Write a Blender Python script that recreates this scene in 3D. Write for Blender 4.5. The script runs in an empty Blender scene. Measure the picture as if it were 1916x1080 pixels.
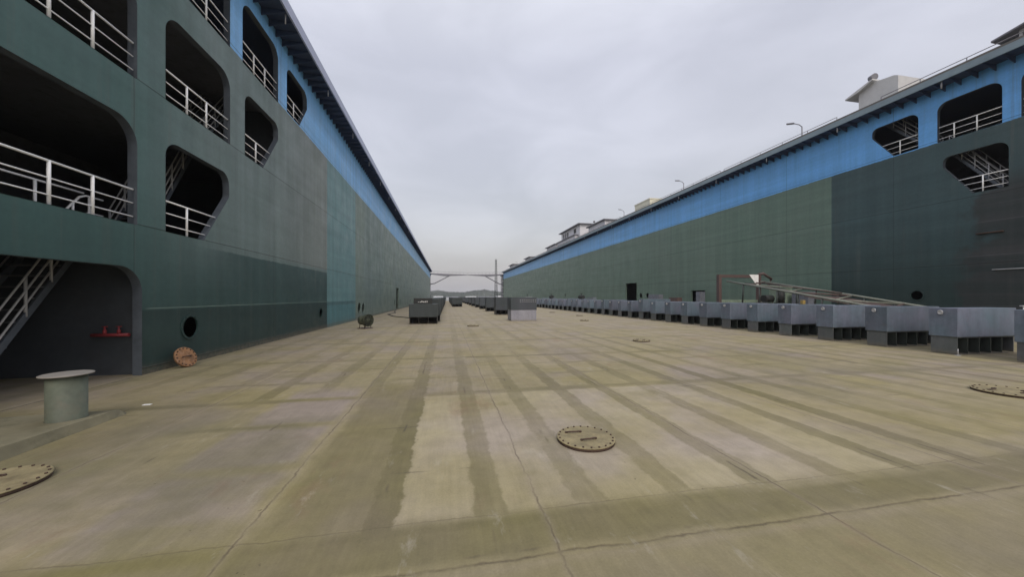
import bpy, bmesh, math, random
from mathutils import Vector, Matrix
from mathutils.geometry import tessellate_polygon
from mathutils import noise as mnoise
R = math.radians
random.seed(7)
scene = bpy.context.scene
col = scene.collection

# ------------------------------------------------------------------ camera
EYE = 1.6
PSI = math.atan(123/650)
cam = bpy.data.cameras.new("camera"); camo = bpy.data.objects.new("camera", cam)
col.objects.link(camo); scene.camera = camo
camo.location = (0, 0, EYE); camo.rotation_euler = (R(90), 0, -PSI)
cam.sensor_width = 36; cam.lens = 650/1916*36; cam.shift_y = 16/1916
cam.clip_start = 0.05; cam.clip_end = 12000

# ------------------------------------------------------------------ world
SUN_EL, SUN_AZ = 42, 182      # azimuth: clockwise from +Y
world = bpy.data.worlds.new("World"); scene.world = world; world.use_nodes = True
wt = world.node_tree; wt.nodes.clear()
def wn(t, **k):
    n = wt.nodes.new(t)
    for a, v in k.items(): setattr(n, a, v)
    return n
sky = wn('ShaderNodeTexSky', sky_type='NISHITA', sun_disc=False)
sky.sun_elevation = R(SUN_EL); sky.sun_rotation = R(SUN_AZ); sky.air_density = 1.5; sky.dust_density = 6.0
bg1 = wn('ShaderNodeBackground'); bg1.inputs['Strength'].default_value = 0.05
wt.links.new(sky.outputs[0], bg1.inputs['Color'])
tc = wn('ShaderNodeTexCoord')
sep = wn('ShaderNodeSeparateXYZ'); wt.links.new(tc.outputs['Generated'], sep.inputs[0])
ramp = wn('ShaderNodeValToRGB')
wt.links.new(sep.outputs['Z'], ramp.inputs[0])
cr = ramp.color_ramp
cr.elements[0].position = 0.0; cr.elements[0].color = (0.475, 0.46, 0.48, 1)
cr.elements[1].position = 1.0; cr.elements[1].color = (1.2, 1.22, 1.32, 1)
for p, c in ((0.12, (0.49, 0.475, 0.50)), (0.3, (0.53, 0.52, 0.565)), (0.55, (0.60, 0.595, 0.66)), (0.72, (0.82, 0.82, 0.88))):
    e = cr.elements.new(p); e.color = (*c, 1)
mp = wn('ShaderNodeMapping'); mp.inputs['Scale'].default_value = (1.0, 1.0, 2.6)
wt.links.new(tc.outputs['Generated'], mp.inputs[0])
nz = wn('ShaderNodeTexNoise'); nz.inputs['Scale'].default_value = 2.9; nz.inputs['Detail'].default_value = 6; nz.inputs['Roughness'].default_value = 0.5; nz.inputs['Distortion'].default_value = 0.4
wt.links.new(mp.outputs[0], nz.inputs['Vector'])
mr = wn('ShaderNodeMapRange'); mr.inputs['From Min'].default_value = 0.35; mr.inputs['From Max'].default_value = 0.65
mr.inputs['To Min'].default_value = 0.87; mr.inputs['To Max'].default_value = 1.05
wt.links.new(nz.outputs[0], mr.inputs['Value'])
vm = wn('ShaderNodeVectorMath', operation='SCALE')
wt.links.new(ramp.outputs[0], vm.inputs[0]); wt.links.new(mr.outputs[0], vm.inputs['Scale'])
bg2 = wn('ShaderNodeBackground'); bg2.inputs['Strength'].default_value = 1.0
wt.links.new(vm.outputs[0], bg2.inputs['Color'])
add = wn('ShaderNodeAddShader'); wo = wn('ShaderNodeOutputWorld')
wt.links.new(bg1.outputs[0], add.inputs[0]); wt.links.new(bg2.outputs[0], add.inputs[1])
wt.links.new(add.outputs[0], wo.inputs['Surface'])

sd = bpy.data.lights.new("sun", 'SUN'); sd.energy = 1.0; sd.angle = R(28); sd.color = (1, 0.96, 0.9)
so = bpy.data.objects.new("sun", sd); col.objects.link(so)
d = Vector((math.sin(R(SUN_AZ))*math.cos(R(SUN_EL)), math.cos(R(SUN_AZ))*math.cos(R(SUN_EL)), math.sin(R(SUN_EL))))
so.rotation_euler = d.to_track_quat('Z', 'Y').to_euler(); so.location = (8, -20, 40)

scene.view_settings.view_transform = 'Standard'; scene.view_settings.look = 'None'
scene.view_settings.exposure = 0.0; scene.view_settings.gamma = 1.0
scene.render.engine = 'CYCLES'
scene.cycles.max_bounces = 6; scene.cycles.use_denoising = True

# ------------------------------------------------------------------ node helper
class NT:
    def __init__(s, name, rough=0.6, metal=0.0, spec=0.5):
        s.m = bpy.data.materials.new(name); s.m.use_nodes = True
        s.t = s.m.node_tree; s.b = s.t.nodes['Principled BSDF']
        s.b.inputs['Roughness'].default_value = rough; s.b.inputs['Metallic'].default_value = metal
        s.b.inputs['Specular IOR Level'].default_value = spec
        g = s.t.nodes.new('ShaderNodeNewGeometry'); s.pos = g.outputs['Position']
        q = s.t.nodes.new('ShaderNodeSeparateXYZ'); s.t.links.new(s.pos, q.inputs[0])
        s.x, s.y, s.z = q.outputs
    def put(s, sock, v):
        if isinstance(v, (int, float)): sock.default_value = v
        elif isinstance(v, tuple): sock.default_value = v if len(v) == len(sock.default_value) else (*v, 1)
        else: s.t.links.new(v, sock)
    def math(s, op, a, b=0.0, c=0.0, clamp=False):
        n = s.t.nodes.new('ShaderNodeMath'); n.operation = op; n.use_clamp = clamp
        s.put(n.inputs[0], a); s.put(n.inputs[1], b); s.put(n.inputs[2], c); return n.outputs[0]
    def add(s, a, b): return s.math('ADD', a, b)
    def sub(s, a, b): return s.math('SUBTRACT', a, b)
    def mul(s, a, b): return s.math('MULTIPLY', a, b)
    def step(s, v, edge, w=0.01):       # 0 below edge, 1 above
        n = s.t.nodes.new('ShaderNodeMapRange'); n.interpolation_type = 'SMOOTHSTEP'
        s.put(n.inputs['Value'], v); n.inputs['From Min'].default_value = edge-w; n.inputs['From Max'].default_value = edge+w
        return n.outputs[0]
    def inv(s, a): return s.math('SUBTRACT', 1.0, a)
    def band(s, v, a, b, w=0.01): return s.mul(s.step(v, a, w), s.inv(s.step(v, b, w)))
    def line(s, v, pitch, off, half, w):  # periodic line of half-width at off + k*pitch
        t = s.math('DIVIDE', s.sub(v, off), pitch); t = s.math('ADD', t, 0.5)
        fr = s.math('FRACT', t); dist = s.mul(s.math('ABSOLUTE', s.sub(fr, 0.5)), pitch)
        return s.inv(s.step(dist, half, w))
    def noise(s, scale, detail=3, rough=0.55, sc=(1, 1, 1), vec=None, off=(0, 0, 0), dist=0.0):
        m = s.t.nodes.new('ShaderNodeMapping'); m.inputs['Scale'].default_value = sc; m.inputs['Location'].default_value = off
        s.t.links.new(vec or s.pos, m.inputs[0])
        n = s.t.nodes.new('ShaderNodeTexNoise'); n.inputs['Scale'].default_value = scale
        n.inputs['Detail'].default_value = detail; n.inputs['Roughness'].default_value = rough; n.inputs['Distortion'].default_value = dist
        s.t.links.new(m.outputs[0], n.inputs['Vector']); return n.outputs[0]
    def rng(s, v, a, b, c, d):
        n = s.t.nodes.new('ShaderNodeMapRange'); s.put(n.inputs['Value'], v)
        for k, q in zip(('From Min', 'From Max', 'To Min', 'To Max'), (a, b, c, d)): n.inputs[k].default_value = q
        return n.outputs[0]
    def mix(s, f, a, b, mode='MIX'):
        n = s.t.nodes.new('ShaderNodeMix'); n.data_type = 'RGBA'; n.blend_type = mode
        s.put(n.inputs[0], f); s.put(n.inputs[6], a); s.put(n.inputs[7], b); return n.outputs[2]
    def lerp(s, f, a, b): return s.add(s.mul(s.inv(f), a), s.mul(f, b))
    def scale(s, c, f):
        n = s.t.nodes.new('ShaderNodeVectorMath'); n.operation = 'SCALE'
        s.put(n.inputs[0], c); s.put(n.inputs['Scale'], f); return n.outputs[0]
    def color(s, c): s.put(s.b.inputs['Base Color'], c)
    def rough(s, c): s.put(s.b.inputs['Roughness'], c)
    def bump(s, h, strength=0.3, dist=0.01):
        n = s.t.nodes.new('ShaderNodeBump'); n.inputs['Strength'].default_value = strength; n.inputs['Distance'].default_value = dist
        s.put(n.inputs['Height'], h); s.t.links.new(n.outputs[0], s.b.inputs['Normal'])

def simple(name, c, rough=0.6, metal=0.0, var=0.18, scale=3.0, stain=None, amount=0.5, local=False):
    n = NT(name, rough, metal)
    a = n.noise(scale, 4, 0.6); b = n.noise(scale*6, 3, 0.6)
    f = n.add(n.rng(a, 0.3, 0.7, 1-var, 1+var), n.rng(b, 0.3, 0.7, -var*0.4, var*0.4))
    cc = n.scale(c, f)
    if stain:
        m = n.rng(n.noise(scale*1.7, 6, 0.7, off=(5, 3, 1)), 0.52, 0.68, 0, amount)
        cc = n.mix(m, cc, stain)
    n.color(cc); n.rough(n.rng(a, 0.3, 0.7, rough-0.08, rough+0.1))
    n.bump(b, 0.15, 0.004)
    return n.m

# ------------------------------------------------------------------ materials
def wall_material(side):
    n = NT('wall_paint_'+side, 0.5, 0, 0.4)
    wob = n.add(n.rng(n.noise(0.5, 3), 0.3, 0.7, -0.012, 0.012), n.rng(n.noise(6, 3), 0.3, 0.7, -0.012, 0.012))
    zz = n.add(n.z, wob); yy = n.add(n.y, n.mul(wob, 0.5))
    big = n.noise(0.22, 4, 0.6, off=(3, 1, 0))
    streak = n.noise(1.0, 4, 0.6, sc=(1, 2.6, 0.10))
    fine = n.noise(9.0, 4, 0.7)
    hz = n.noise(1.0, 3, 0.6, sc=(1, 0.08, 2.2), off=(0, 9, 4))
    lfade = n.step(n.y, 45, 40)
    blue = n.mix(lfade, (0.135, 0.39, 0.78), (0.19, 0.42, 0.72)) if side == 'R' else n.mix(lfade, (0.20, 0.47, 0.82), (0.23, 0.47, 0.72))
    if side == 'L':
        base = n.mix(n.step(n.y, 9.3, 1.6), (0.062, 0.13, 0.12), (0.135, 0.188, 0.178))  # this mix and the next put a grey sky reflection into the paint
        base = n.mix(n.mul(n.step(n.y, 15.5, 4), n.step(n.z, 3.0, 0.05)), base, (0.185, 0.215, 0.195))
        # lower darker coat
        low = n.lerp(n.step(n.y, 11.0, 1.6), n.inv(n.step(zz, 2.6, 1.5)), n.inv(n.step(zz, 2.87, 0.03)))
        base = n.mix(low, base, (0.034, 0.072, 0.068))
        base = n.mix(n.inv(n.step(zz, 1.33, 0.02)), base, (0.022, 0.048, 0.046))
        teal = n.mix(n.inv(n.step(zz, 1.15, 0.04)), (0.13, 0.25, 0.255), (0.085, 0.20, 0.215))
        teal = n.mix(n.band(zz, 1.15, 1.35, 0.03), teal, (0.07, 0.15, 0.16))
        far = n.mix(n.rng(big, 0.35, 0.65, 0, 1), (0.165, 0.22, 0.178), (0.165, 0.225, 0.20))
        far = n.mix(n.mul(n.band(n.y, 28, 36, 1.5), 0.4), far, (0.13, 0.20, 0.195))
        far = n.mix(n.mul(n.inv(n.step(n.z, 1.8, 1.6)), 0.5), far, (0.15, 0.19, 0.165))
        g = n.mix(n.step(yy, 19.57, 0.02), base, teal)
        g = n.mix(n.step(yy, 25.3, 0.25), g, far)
    else:
        g0 = n.mix(n.rng(big, 0.3, 0.7, 0, 1), (0.108, 0.172, 0.138), (0.124, 0.176, 0.145))
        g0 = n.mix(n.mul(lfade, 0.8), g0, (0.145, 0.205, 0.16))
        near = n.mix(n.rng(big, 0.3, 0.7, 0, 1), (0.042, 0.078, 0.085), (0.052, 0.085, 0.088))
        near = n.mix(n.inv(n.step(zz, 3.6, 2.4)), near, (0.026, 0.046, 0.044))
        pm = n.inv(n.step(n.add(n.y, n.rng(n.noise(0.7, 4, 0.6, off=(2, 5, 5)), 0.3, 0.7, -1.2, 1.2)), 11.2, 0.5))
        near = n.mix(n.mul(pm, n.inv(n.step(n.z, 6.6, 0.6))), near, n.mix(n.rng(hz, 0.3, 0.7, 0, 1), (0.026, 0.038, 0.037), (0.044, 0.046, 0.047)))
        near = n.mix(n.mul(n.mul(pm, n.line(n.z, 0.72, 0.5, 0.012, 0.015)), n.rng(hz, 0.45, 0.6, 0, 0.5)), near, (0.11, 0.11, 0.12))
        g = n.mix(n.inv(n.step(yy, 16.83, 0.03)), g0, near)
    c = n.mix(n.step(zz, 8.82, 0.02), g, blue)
    # weld seams
    sh = n.line(n.z, 2.93, 0.14+2.93, 0.012, 0.012)
    sv = n.line(n.y, 5.72, 2.42+0.05, 0.012, 0.012)
    seams = n.math('MAXIMUM', sh, n.mul(sv, 0.7))
    sub = n.math('MAXIMUM', n.line(n.y, 1.43, 0.4, 0.03, 0.05), n.line(n.z, 0.73, 0.14, 0.03, 0.05))
    f = n.rng(streak, 0.3, 0.7, 0.90, 1.10) if side == 'R' else n.rng(streak, 0.3, 0.7, 0.87, 1.13)
    f = n.mul(f, n.rng(hz, 0.3, 0.7, 0.9, 1.1)); f = n.mul(f, n.rng(fine, 0.3, 0.7, 0.93, 1.07))
    f = n.mul(f, n.sub(1.0, n.mul(seams, 0.55))); f = n.mul(f, n.sub(1.0, n.mul(sub, 0.022)))
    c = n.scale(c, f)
    if side == 'L':
        c = n.mix(n.mul(n.mul(n.band(n.z, 1.352, 1.370, 0.006), n.inv(n.step(n.y, 19.5, 0.1))), n.step(n.y, 8.5, 0.1)), c, (0.16, 0.22, 0.19))
    # dirt runs and grime
    run = n.mul(n.rng(n.noise(1.0, 5, 0.7, sc=(1, 3.5, 0.07), off=(0, 4, 2)), 0.55, 0.72, 0, 1), n.rng(big, 0.4, 0.6, 0.05, 0.32 if side == 'R' else 0.45))
    c = n.mix(run, c, (0.12, 0.115, 0.10))
    grime = n.mul(n.inv(n.step(n.z, 0.12, 0.16)), n.rng(fine, 0.35, 0.6, 0.3, 0.9))
    c = n.mix(grime, c, (0.16, 0.135, 0.10))
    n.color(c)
    n.rough(n.rng(n.noise(0.8, 5, 0.65), 0.3, 0.7, 0.36, 0.62))
    h = n.add(n.mul(seams, 0.35), n.add(n.mul(n.noise(0.9, 2, 0.5), 1.4), n.mul(fine, 0.05)))
    n.bump(h, 0.5, 0.03)
    return n.m

def floor_material():
    n = NT('dock_floor_concrete', 0.8, 0, 0.25)
    w1 = n.rng(n.noise(1.6, 4, 0.6), 0.3, 0.7, -0.02, 0.02); w2 = n.rng(n.noise(1.3, 4, 0.6, off=(7, 7, 0)), 0.3, 0.7, -0.02, 0.02)
    w3 = n.rng(n.noise(14, 3, 0.6), 0.3, 0.7, -0.007, 0.007)
    x = n.add(n.add(n.x, w1), w3); y = n.add(n.add(n.y, w2), w3)
    big = n.noise(0.35, 3, 0.5, sc=(1, 0.7, 1)); big2 = n.noise(0.8, 4, 0.55, off=(11, 4, 0)); big3 = n.noise(0.55, 3, 0.5, off=(1, 17, 0))
    c = n.mix(n.rng(big, 0.38, 0.62, 0, 1), (0.285, 0.245, 0.135), (0.295, 0.248, 0.182))
    c = n.mix(n.rng(big2, 0.40, 0.66, 0, 0.7), c, (0.25, 0.215, 0.105))
    c = n.mix(n.rng(big3, 0.52, 0.68, 0, 0.7), c, (0.258, 0.218, 0.188))
    # darker bands over the steel frames: 0.79 m lattice lengthwise, 3.3 m across
    rag = n.rng(n.noise(4.0, 5, 0.7, off=(2, 9, 0)), 0.3, 0.7, -0.03, 0.03)
    lon = n.line(n.add(x, rag), 0.79, -0.34-0.12, 0.125, 0.02)
    lonstr = n.rng(n.noise(0.5, 2, 0.5, sc=(1, 0.25, 1), off=(2, 2, 2)), 0.35, 0.65, 0.5, 1.0)
    core = n.mul(n.band(n.x, -1.0, 5.6, 0.5), n.inv(n.step(n.y, 8.0, 2.0)))
    lfar = n.mul(n.inv(n.step(n.x, -1.0, 0.3)), n.inv(n.step(n.y, 5.6, 0.6)))
    amp = n.lerp(core, n.rng(n.noise(0.3, 3, 0.6, off=(6, 1, 0)), 0.38, 0.6, 0.35, 0.85), 1.0)
    lon = n.mul(n.mul(lon, amp), n.mul(lonstr, n.sub(1.0, n.mul(lfar, 0.92))))
    lon = n.mul(lon, n.rng(n.y, 8, 24, 1.0, 0.55))
    tra = n.mul(n.line(y, 3.42, 5.86, 0.10, 0.09), n.rng(n.noise(0.45, 3, 0.6, off=(0, 6, 3)), 0.35, 0.6, 0.3, 1.0))
    tra2 = n.mul(n.line(y, 1.14, 1.32, 0.06, 0.06), n.rng(n.noise(0.5, 2), 0.42, 0.6, 0.0, 0.75))
    tra2 = n.mul(tra2, n.inv(n.mul(n.band(n.y, 2.2, 5.6, 0.1), n.step(n.x, -0.5, 0.1))))
    front = n.step(y, 2.43, 0.03)
    dark = n.math('MAXIMUM', n.mul(lon, front), n.math('MAXIMUM', tra, tra2))
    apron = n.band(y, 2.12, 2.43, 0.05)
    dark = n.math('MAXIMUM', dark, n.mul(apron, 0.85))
    olive = n.mul(n.band(n.add(n.x, n.mul(w1, 3)), -1.25, -0.36, 0.08), n.band(n.add(n.y, n.mul(w2, 4)), 2.3, 6.6, 0.5))
    dark = n.math('MAXIMUM', dark, n.mul(olive, 0.75))
    side = n.mul(n.mul(n.inv(n.step(n.x, -3.0, 0.8)), n.inv(n.step(n.y, 6.5, 1.5))), n.rng(big2, 0.3, 0.7, 0.2, 0.9))
    dark = n.math('MAXIMUM', dark, side)
    c = n.scale(c, 0.95)
    c = n.mix(n.mul(dark, 0.92), c, n.mix(n.rng(big3, 0.4, 0.6, 0, 1), (0.140, 0.123, 0.058), (0.150, 0.127, 0.078)))
    # near-left slabs: pinkish patches parted by short dark breaks
    lp = n.mul(n.mul(n.band(n.add(n.x, n.mul(w1, 2)), -2.45, -1.42, 0.08), n.band(n.y, 1.0, 6.5, 0.4)), n.inv(n.line(y, 1.14, 1.32, 0.09, 0.08)))
    c = n.mix(n.mul(lp, 0.8), c, (0.25, 0.21, 0.185))
    ol = n.mul(n.rng(n.noise(0.75, 4, 0.6, off=(13, 2, 0)), 0.47, 0.64, 0, 0.9), n.inv(n.step(n.y, 4.0, 2.0)))
    c = n.mix(n.mul(ol, n.sub(0.75, n.mul(core, 0.5))), c, (0.185, 0.165, 0.065))
    wet = n.rng(n.noise(0.42, 5, 0.6, off=(19, 2, 0)), 0.45, 0.62, 0, 0.55)
    c = n.mix(n.mul(n.mul(wet, n.sub(1.0, n.mul(core, 0.6))), n.inv(n.step(n.y, 9, 5))), c, (0.135, 0.125, 0.08))
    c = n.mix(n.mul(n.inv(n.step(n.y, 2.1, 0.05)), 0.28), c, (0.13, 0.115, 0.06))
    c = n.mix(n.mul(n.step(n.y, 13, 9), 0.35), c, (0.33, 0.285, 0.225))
    patch = n.mul(n.mul(core, n.band(y, 2.43, 5.72, 0.03)), n.inv(dark))
    patch = n.mul(n.mul(patch, n.step(x, -0.40, 0.03)), n.inv(n.step(x, 4.4, 0.5)))
    c = n.mix(n.mul(patch, n.rng(big2, 0.35, 0.65, 0.75, 0.3)), c, n.mix(n.rng(big3, 0.42, 0.58, 0, 1), (0.34, 0.298, 0.19), (0.345, 0.298, 0.245)))
    # joints
    jl = n.line(x, 2.05, -1.34, 0.006, 0.01); jt = n.line(y, 12.6, 2.08, 0.008, 0.012)
    jt2 = n.mul(n.line(y, 3.42, 5.95, 0.004, 0.008), 0.6)
    jit = n.rng(n.noise(2.5, 4, 0.7), 0.35, 0.6, 0.15, 1.0)
    j = n.mul(n.math('MAXIMUM', n.math('MAXIMUM', jl, jt), jt2), jit)
    halo = n.mul(n.math('MAXIMUM', n.line(x, 2.05, -1.34, 0.02, 0.05), n.line(y, 12.6, 2.02, 0.02, 0.06)), 0.35)
    c = n.mix(halo, c, (0.28, 0.235, 0.18))
    c = n.mix(n.mul(j, 0.75), c, (0.05, 0.035, 0.028))
    # scattered dark cracks
    cr = n.mul(n.math('MAXIMUM', n.line(x, 0.79, -0.48, 0.010, 0.014), n.line(y, 1.14, 1.0, 0.008, 0.012)),
               n.rng(n.noise(0.9, 3, 0.6, off=(3, 8, 0)), 0.58, 0.64, 0, 1))
    c = n.mix(n.mul(cr, 0.7), c, (0.06, 0.045, 0.04))
    # rust, tyre scuffs, speckle
    rust = n.rng(n.noise(0.9, 6, 0.7, sc=(1, 0.5, 1), off=(9, 1, 0)), 0.6, 0.75, 0, 0.55)
    c = n.mix(rust, c, (0.20, 0.125, 0.08))
    mold = n.rng(n.noise(0.7, 5, 0.65, off=(4, 21, 0)), 0.55, 0.72, 0, 0.5)
    c = n.mix(mold, c, (0.16, 0.145, 0.062))
    dots = n.mul(n.rng(n.noise(17, 3, 0.6, off=(3, 3, 3)), 0.68, 0.72, 0, 0.8), n.rng(n.noise(0.8, 3, 0.6, off=(31, 5, 0)), 0.5, 0.62, 0, 1))
    c = n.mix(dots, c, (0.06, 0.045, 0.03))
    pale = n.mul(n.rng(n.noise(3.0, 6, 0.75, sc=(1, 0.35, 1), off=(41, 5, 0)), 0.6, 0.72, 0, 0.5), 1.0)
    c = n.mix(pale, c, (0.36, 0.33, 0.27))
    brush = n.noise(1.0, 4, 0.7, sc=(22, 1.2, 1)); spk = n.noise(60, 3, 0.7)
    f = n.mul(n.rng(brush, 0.3, 0.7, 0.93, 1.07), n.rng(spk, 0.3, 0.7, 0.92, 1.08))
    f = n.mul(f, n.rng(n.noise(5, 5, 0.65), 0.3, 0.7, 0.9, 1.1))
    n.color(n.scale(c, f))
    n.rough(n.rng(big2, 0.3, 0.7, 0.66, 0.9))
    n.bump(n.sub(n.add(n.mul(spk, 0.25), n.mul(n.noise(3, 4), 0.5)), n.mul(j, 1.0)), 0.3, 0.01)
    return n.m

M = {}
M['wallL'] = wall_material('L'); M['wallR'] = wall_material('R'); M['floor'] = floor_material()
M['inner'] = simple('inner_dark_steel', (0.13, 0.135, 0.145), 0.6, stain=(0.05, 0.04, 0.035))
M['bulk'] = simple('bulkhead_blue_grey_paint', (0.058, 0.067, 0.078), 0.6, scale=1.2, stain=(0.05, 0.05, 0.055))
M['coam'] = simple('grey_coaming_paint', (0.085, 0.10, 0.12), 0.5)
M['white'] = simple('white_rail_paint', (0.93, 0.93, 0.92), 0.4, var=0.03, stain=(0.5, 0.42, 0.34), amount=0.2)
M['oldwhite'] = simple('weathered_white_paint', (0.45, 0.45, 0.46), 0.55, var=0.12)
M['block'] = None
M['fasL'] = simple('sky_tinted_edge', (0.40, 0.43, 0.58), 0.45, var=0.1, scale=1.0)  # lavender carries the sky's reflection on the left edge
M['fasR'] = simple('grey_green_edge', (0.19, 0.25, 0.29), 0.5, var=0.15, scale=1.0)
M['eave'] = simple('dark_blue_soffit', (0.04, 0.06, 0.115), 0.6, scale=1.0)
M['deck'] = simple('brown_deck_lip', (0.12, 0.11, 0.10), 0.7)
M['red'] = simple('red_pipe_paint', (0.24, 0.03, 0.035), 0.6)
M['house'] = simple('off_white_cabin_paint', (0.52, 0.52, 0.52), 0.6, var=0.06)
M['housey'] = simple('cream_cabin_paint', (0.66, 0.64, 0.52), 0.6, var=0.06)
M['housew'] = simple('white_cabin_paint', (0.62, 0.62, 0.66), 0.6, var=0.06)
M['roof'] = simple('grey_cabin_roof', (0.16, 0.16, 0.18), 0.7)
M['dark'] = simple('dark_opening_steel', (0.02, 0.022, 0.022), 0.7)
M['boll'] = simple('grey_green_bollard_paint', (0.095, 0.11, 0.082), 0.7, var=0.25, stain=(0.12, 0.105, 0.075))
M['bolltop'] = simple('pale_bollard_cap', (0.22, 0.205, 0.185), 0.7, var=0.12, scale=6)
M['plinth'] = simple('plinth_concrete', (0.165, 0.15, 0.095), 0.85, scale=2, stain=(0.095, 0.09, 0.05), amount=0.7)
M['lid'] = simple('hatch_lid_khaki', (0.215, 0.18, 0.098), 0.8, var=0.28, scale=6, stain=(0.12, 0.085, 0.05))
M['rust'] = simple('rusty_steel', (0.24, 0.125, 0.06), 0.85, var=0.45, scale=9, stain=(0.36, 0.23, 0.15), amount=0.85)
M['dkrust'] = simple('dark_rusty_rim', (0.06, 0.035, 0.025), 0.85, var=0.3, scale=9)
M['pipe'] = simple('worn_green_pipe', (0.17, 0.185, 0.155), 0.5, scale=5, stain=(0.16, 0.10, 0.07))
M['brown'] = simple('red_oxide_steel', (0.095, 0.062, 0.058), 0.7, scale=4, stain=(0.10, 0.08, 0.07))
M['trussd'] = simple('dark_green_truss_paint', (0.045, 0.055, 0.05), 0.5, scale=5)
M['cabg'] = simple('pale_green_cabinet', (0.20, 0.26, 0.20), 0.6, scale=4, stain=(0.14, 0.12, 0.09))
M['cabv'] = simple('grey_cabinet', (0.15, 0.16, 0.19), 0.6, scale=4)
M['lamp'] = simple('grey_lamp_post', (0.16, 0.16, 0.18), 0.5)
M['bridge'] = simple('bridge_steel', (0.17, 0.17, 0.20), 0.6)
M['ventg'] = simple('dirty_green_fan_casing', (0.07, 0.08, 0.052), 0.6, scale=9, stain=(0.30, 0.29, 0.25))
M['cable'] = simple('black_cable', (0.02, 0.02, 0.02), 0.6)
M['yellow'] = simple('dull_yellow_paint', (0.30, 0.21, 0.06), 0.6)
M['shed'] = simple('pale_shed', (0.50, 0.52, 0.54), 0.7, scale=0.05)
def block_material(name, c, c2):
    n = NT(name, 0.5, 0, 0.45)
    a = n.noise(0.9, 4, 0.6); b = n.noise(8, 4, 0.65); st = n.noise(1.0, 4, 0.6, sc=(6, 6, 0.6))
    cc = n.mix(n.rng(a, 0.35, 0.65, 0, 1), c, c2)
    f = n.mul(n.rng(b, 0.3, 0.7, 0.88, 1.12), n.rng(st, 0.3, 0.7, 0.88, 1.12))
    oi = n.t.nodes.new('ShaderNodeObjectInfo'); f = n.mul(f, n.rng(oi.outputs['Random'], 0, 1, 0.84, 1.2))
    cc = n.scale(cc, f)
    gr = n.mul(n.inv(n.step(n.z, 0.06, 0.12)), n.rng(b, 0.3, 0.6, 0.3, 0.9))
    cc = n.mix(gr, cc, (0.20, 0.17, 0.12))
    cc = n.mix(n.rng(n.noise(2.2, 6, 0.75, off=(8, 2, 1)), 0.6, 0.72, 0, 0.5), cc, (0.10, 0.085, 0.08))
    n.color(cc); n.rough(n.rng(b, 0.3, 0.7, 0.42, 0.62)); n.bump(b, 0.2, 0.004)
    return n.m
M['block'] = block_material('blue_grey_block_paint', (0.105, 0.145, 0.18), (0.13, 0.142, 0.19))
M['block2'] = block_material('charcoal_block_paint', (0.040, 0.052, 0.060), (0.050, 0.056, 0.070))
M['block3'] = block_material('black_green_block_paint', (0.028, 0.038, 0.04), (0.034, 0.042, 0.046))
M['base'] = block_material('grey_block_base_paint', (0.105, 0.11, 0.118), (0.09, 0.105, 0.102))
M['basek'] = block_material('black_block_base_paint', (0.02, 0.022, 0.022), (0.03, 0.028, 0.025))
M['palebase'] = block_material('pale_grey_base_paint', (0.26, 0.26, 0.31), (0.30, 0.30, 0.34))

# ------------------------------------------------------------------ mesh helper
class MB:
    def __init__(s): s.bm = bmesh.new()
    def box(s, x0, x1, y0, y1, z0, z1, bev=0.0, mat=None):
        m = Matrix.Translation(((x0+x1)/2, (y0+y1)/2, (z0+z1)/2)) @ Matrix.Diagonal((abs(x1-x0), abs(y1-y0), abs(z1-z0), 1))
        if mat is not None: m = mat @ m
        r = bmesh.ops.create_cube(s.bm, size=1, matrix=m)
        if bev > 0:
            vs = r['verts']; es = list({e for v in vs for e in v.link_edges})
            bmesh.ops.bevel(s.bm, geom=es, offset=bev, segments=2, affect='EDGES', profile=0.6)
        return s
    def tube(s, pts, r, seg=8, cap=True):
        pts = [Vector(p) for p in pts]; rings = []; bm = s.bm
        for i, p in enumerate(pts):
            if i == 0: t = pts[1]-p
            elif i == len(pts)-1: t = p-pts[i-1]
            else: t = (pts[i+1]-p).normalized()+(p-pts[i-1]).normalized()
            t.normalize()
            up = Vector((0, 0, 1)) if abs(t.z) < 0.95 else Vector((1, 0, 0))
            a = t.cross(up).normalized(); b = t.cross(a).normalized()
            rr = r[i] if isinstance(r, (list, tuple)) else r
            rings.append([bm.verts.new(p+a*math.cos(2*math.pi*k/seg)*rr+b*math.sin(2*math.pi*k/seg)*rr) for k in range(seg)])
        for i in range(len(rings)-1):
            for k in range(seg):
                f = bm.faces.new((rings[i][k], rings[i][(k+1) % seg], rings[i+1][(k+1) % seg], rings[i+1][k])); f.smooth = True
        if cap: bm.faces.new(rings[0][::-1]); bm.faces.new(rings[-1])
        return s
    def cyl(s, p0, p1, r, seg=24):
        p0 = Vector(p0); p1 = Vector(p1); return s.tube([p0, p1], r, seg)
    def poly(s, pts, a, b):
        """prism: polygon points (3D) on plane A (function a) extruded to b (vector offset)"""
        bm = s.bm; off = Vector(b)
        v0 = [bm.verts.new(Vector(p)) for p in pts]; v1 = [bm.verts.new(Vector(p)+off) for p in pts]
        bm.faces.new(v0); bm.faces.new(v1[::-1])
        for i in range(len(pts)):
            j = (i+1) % len(pts); bm.faces.new((v0[j], v0[i], v1[i], v1[j]))
        return s
    def build(s, name, mat, parent=None, loc=None):
        me = bpy.data.meshes.new(name)
        bmesh.ops.recalc_face_normals(s.bm, faces=s.bm.faces)
        s.bm.to_mesh(me); s.bm.free(); me.materials.append(mat)
        o = bpy.data.objects.new(name, me); col.objects.link(o)
        if parent: o.parent = parent
        if loc: o.location = loc
        return o

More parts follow.
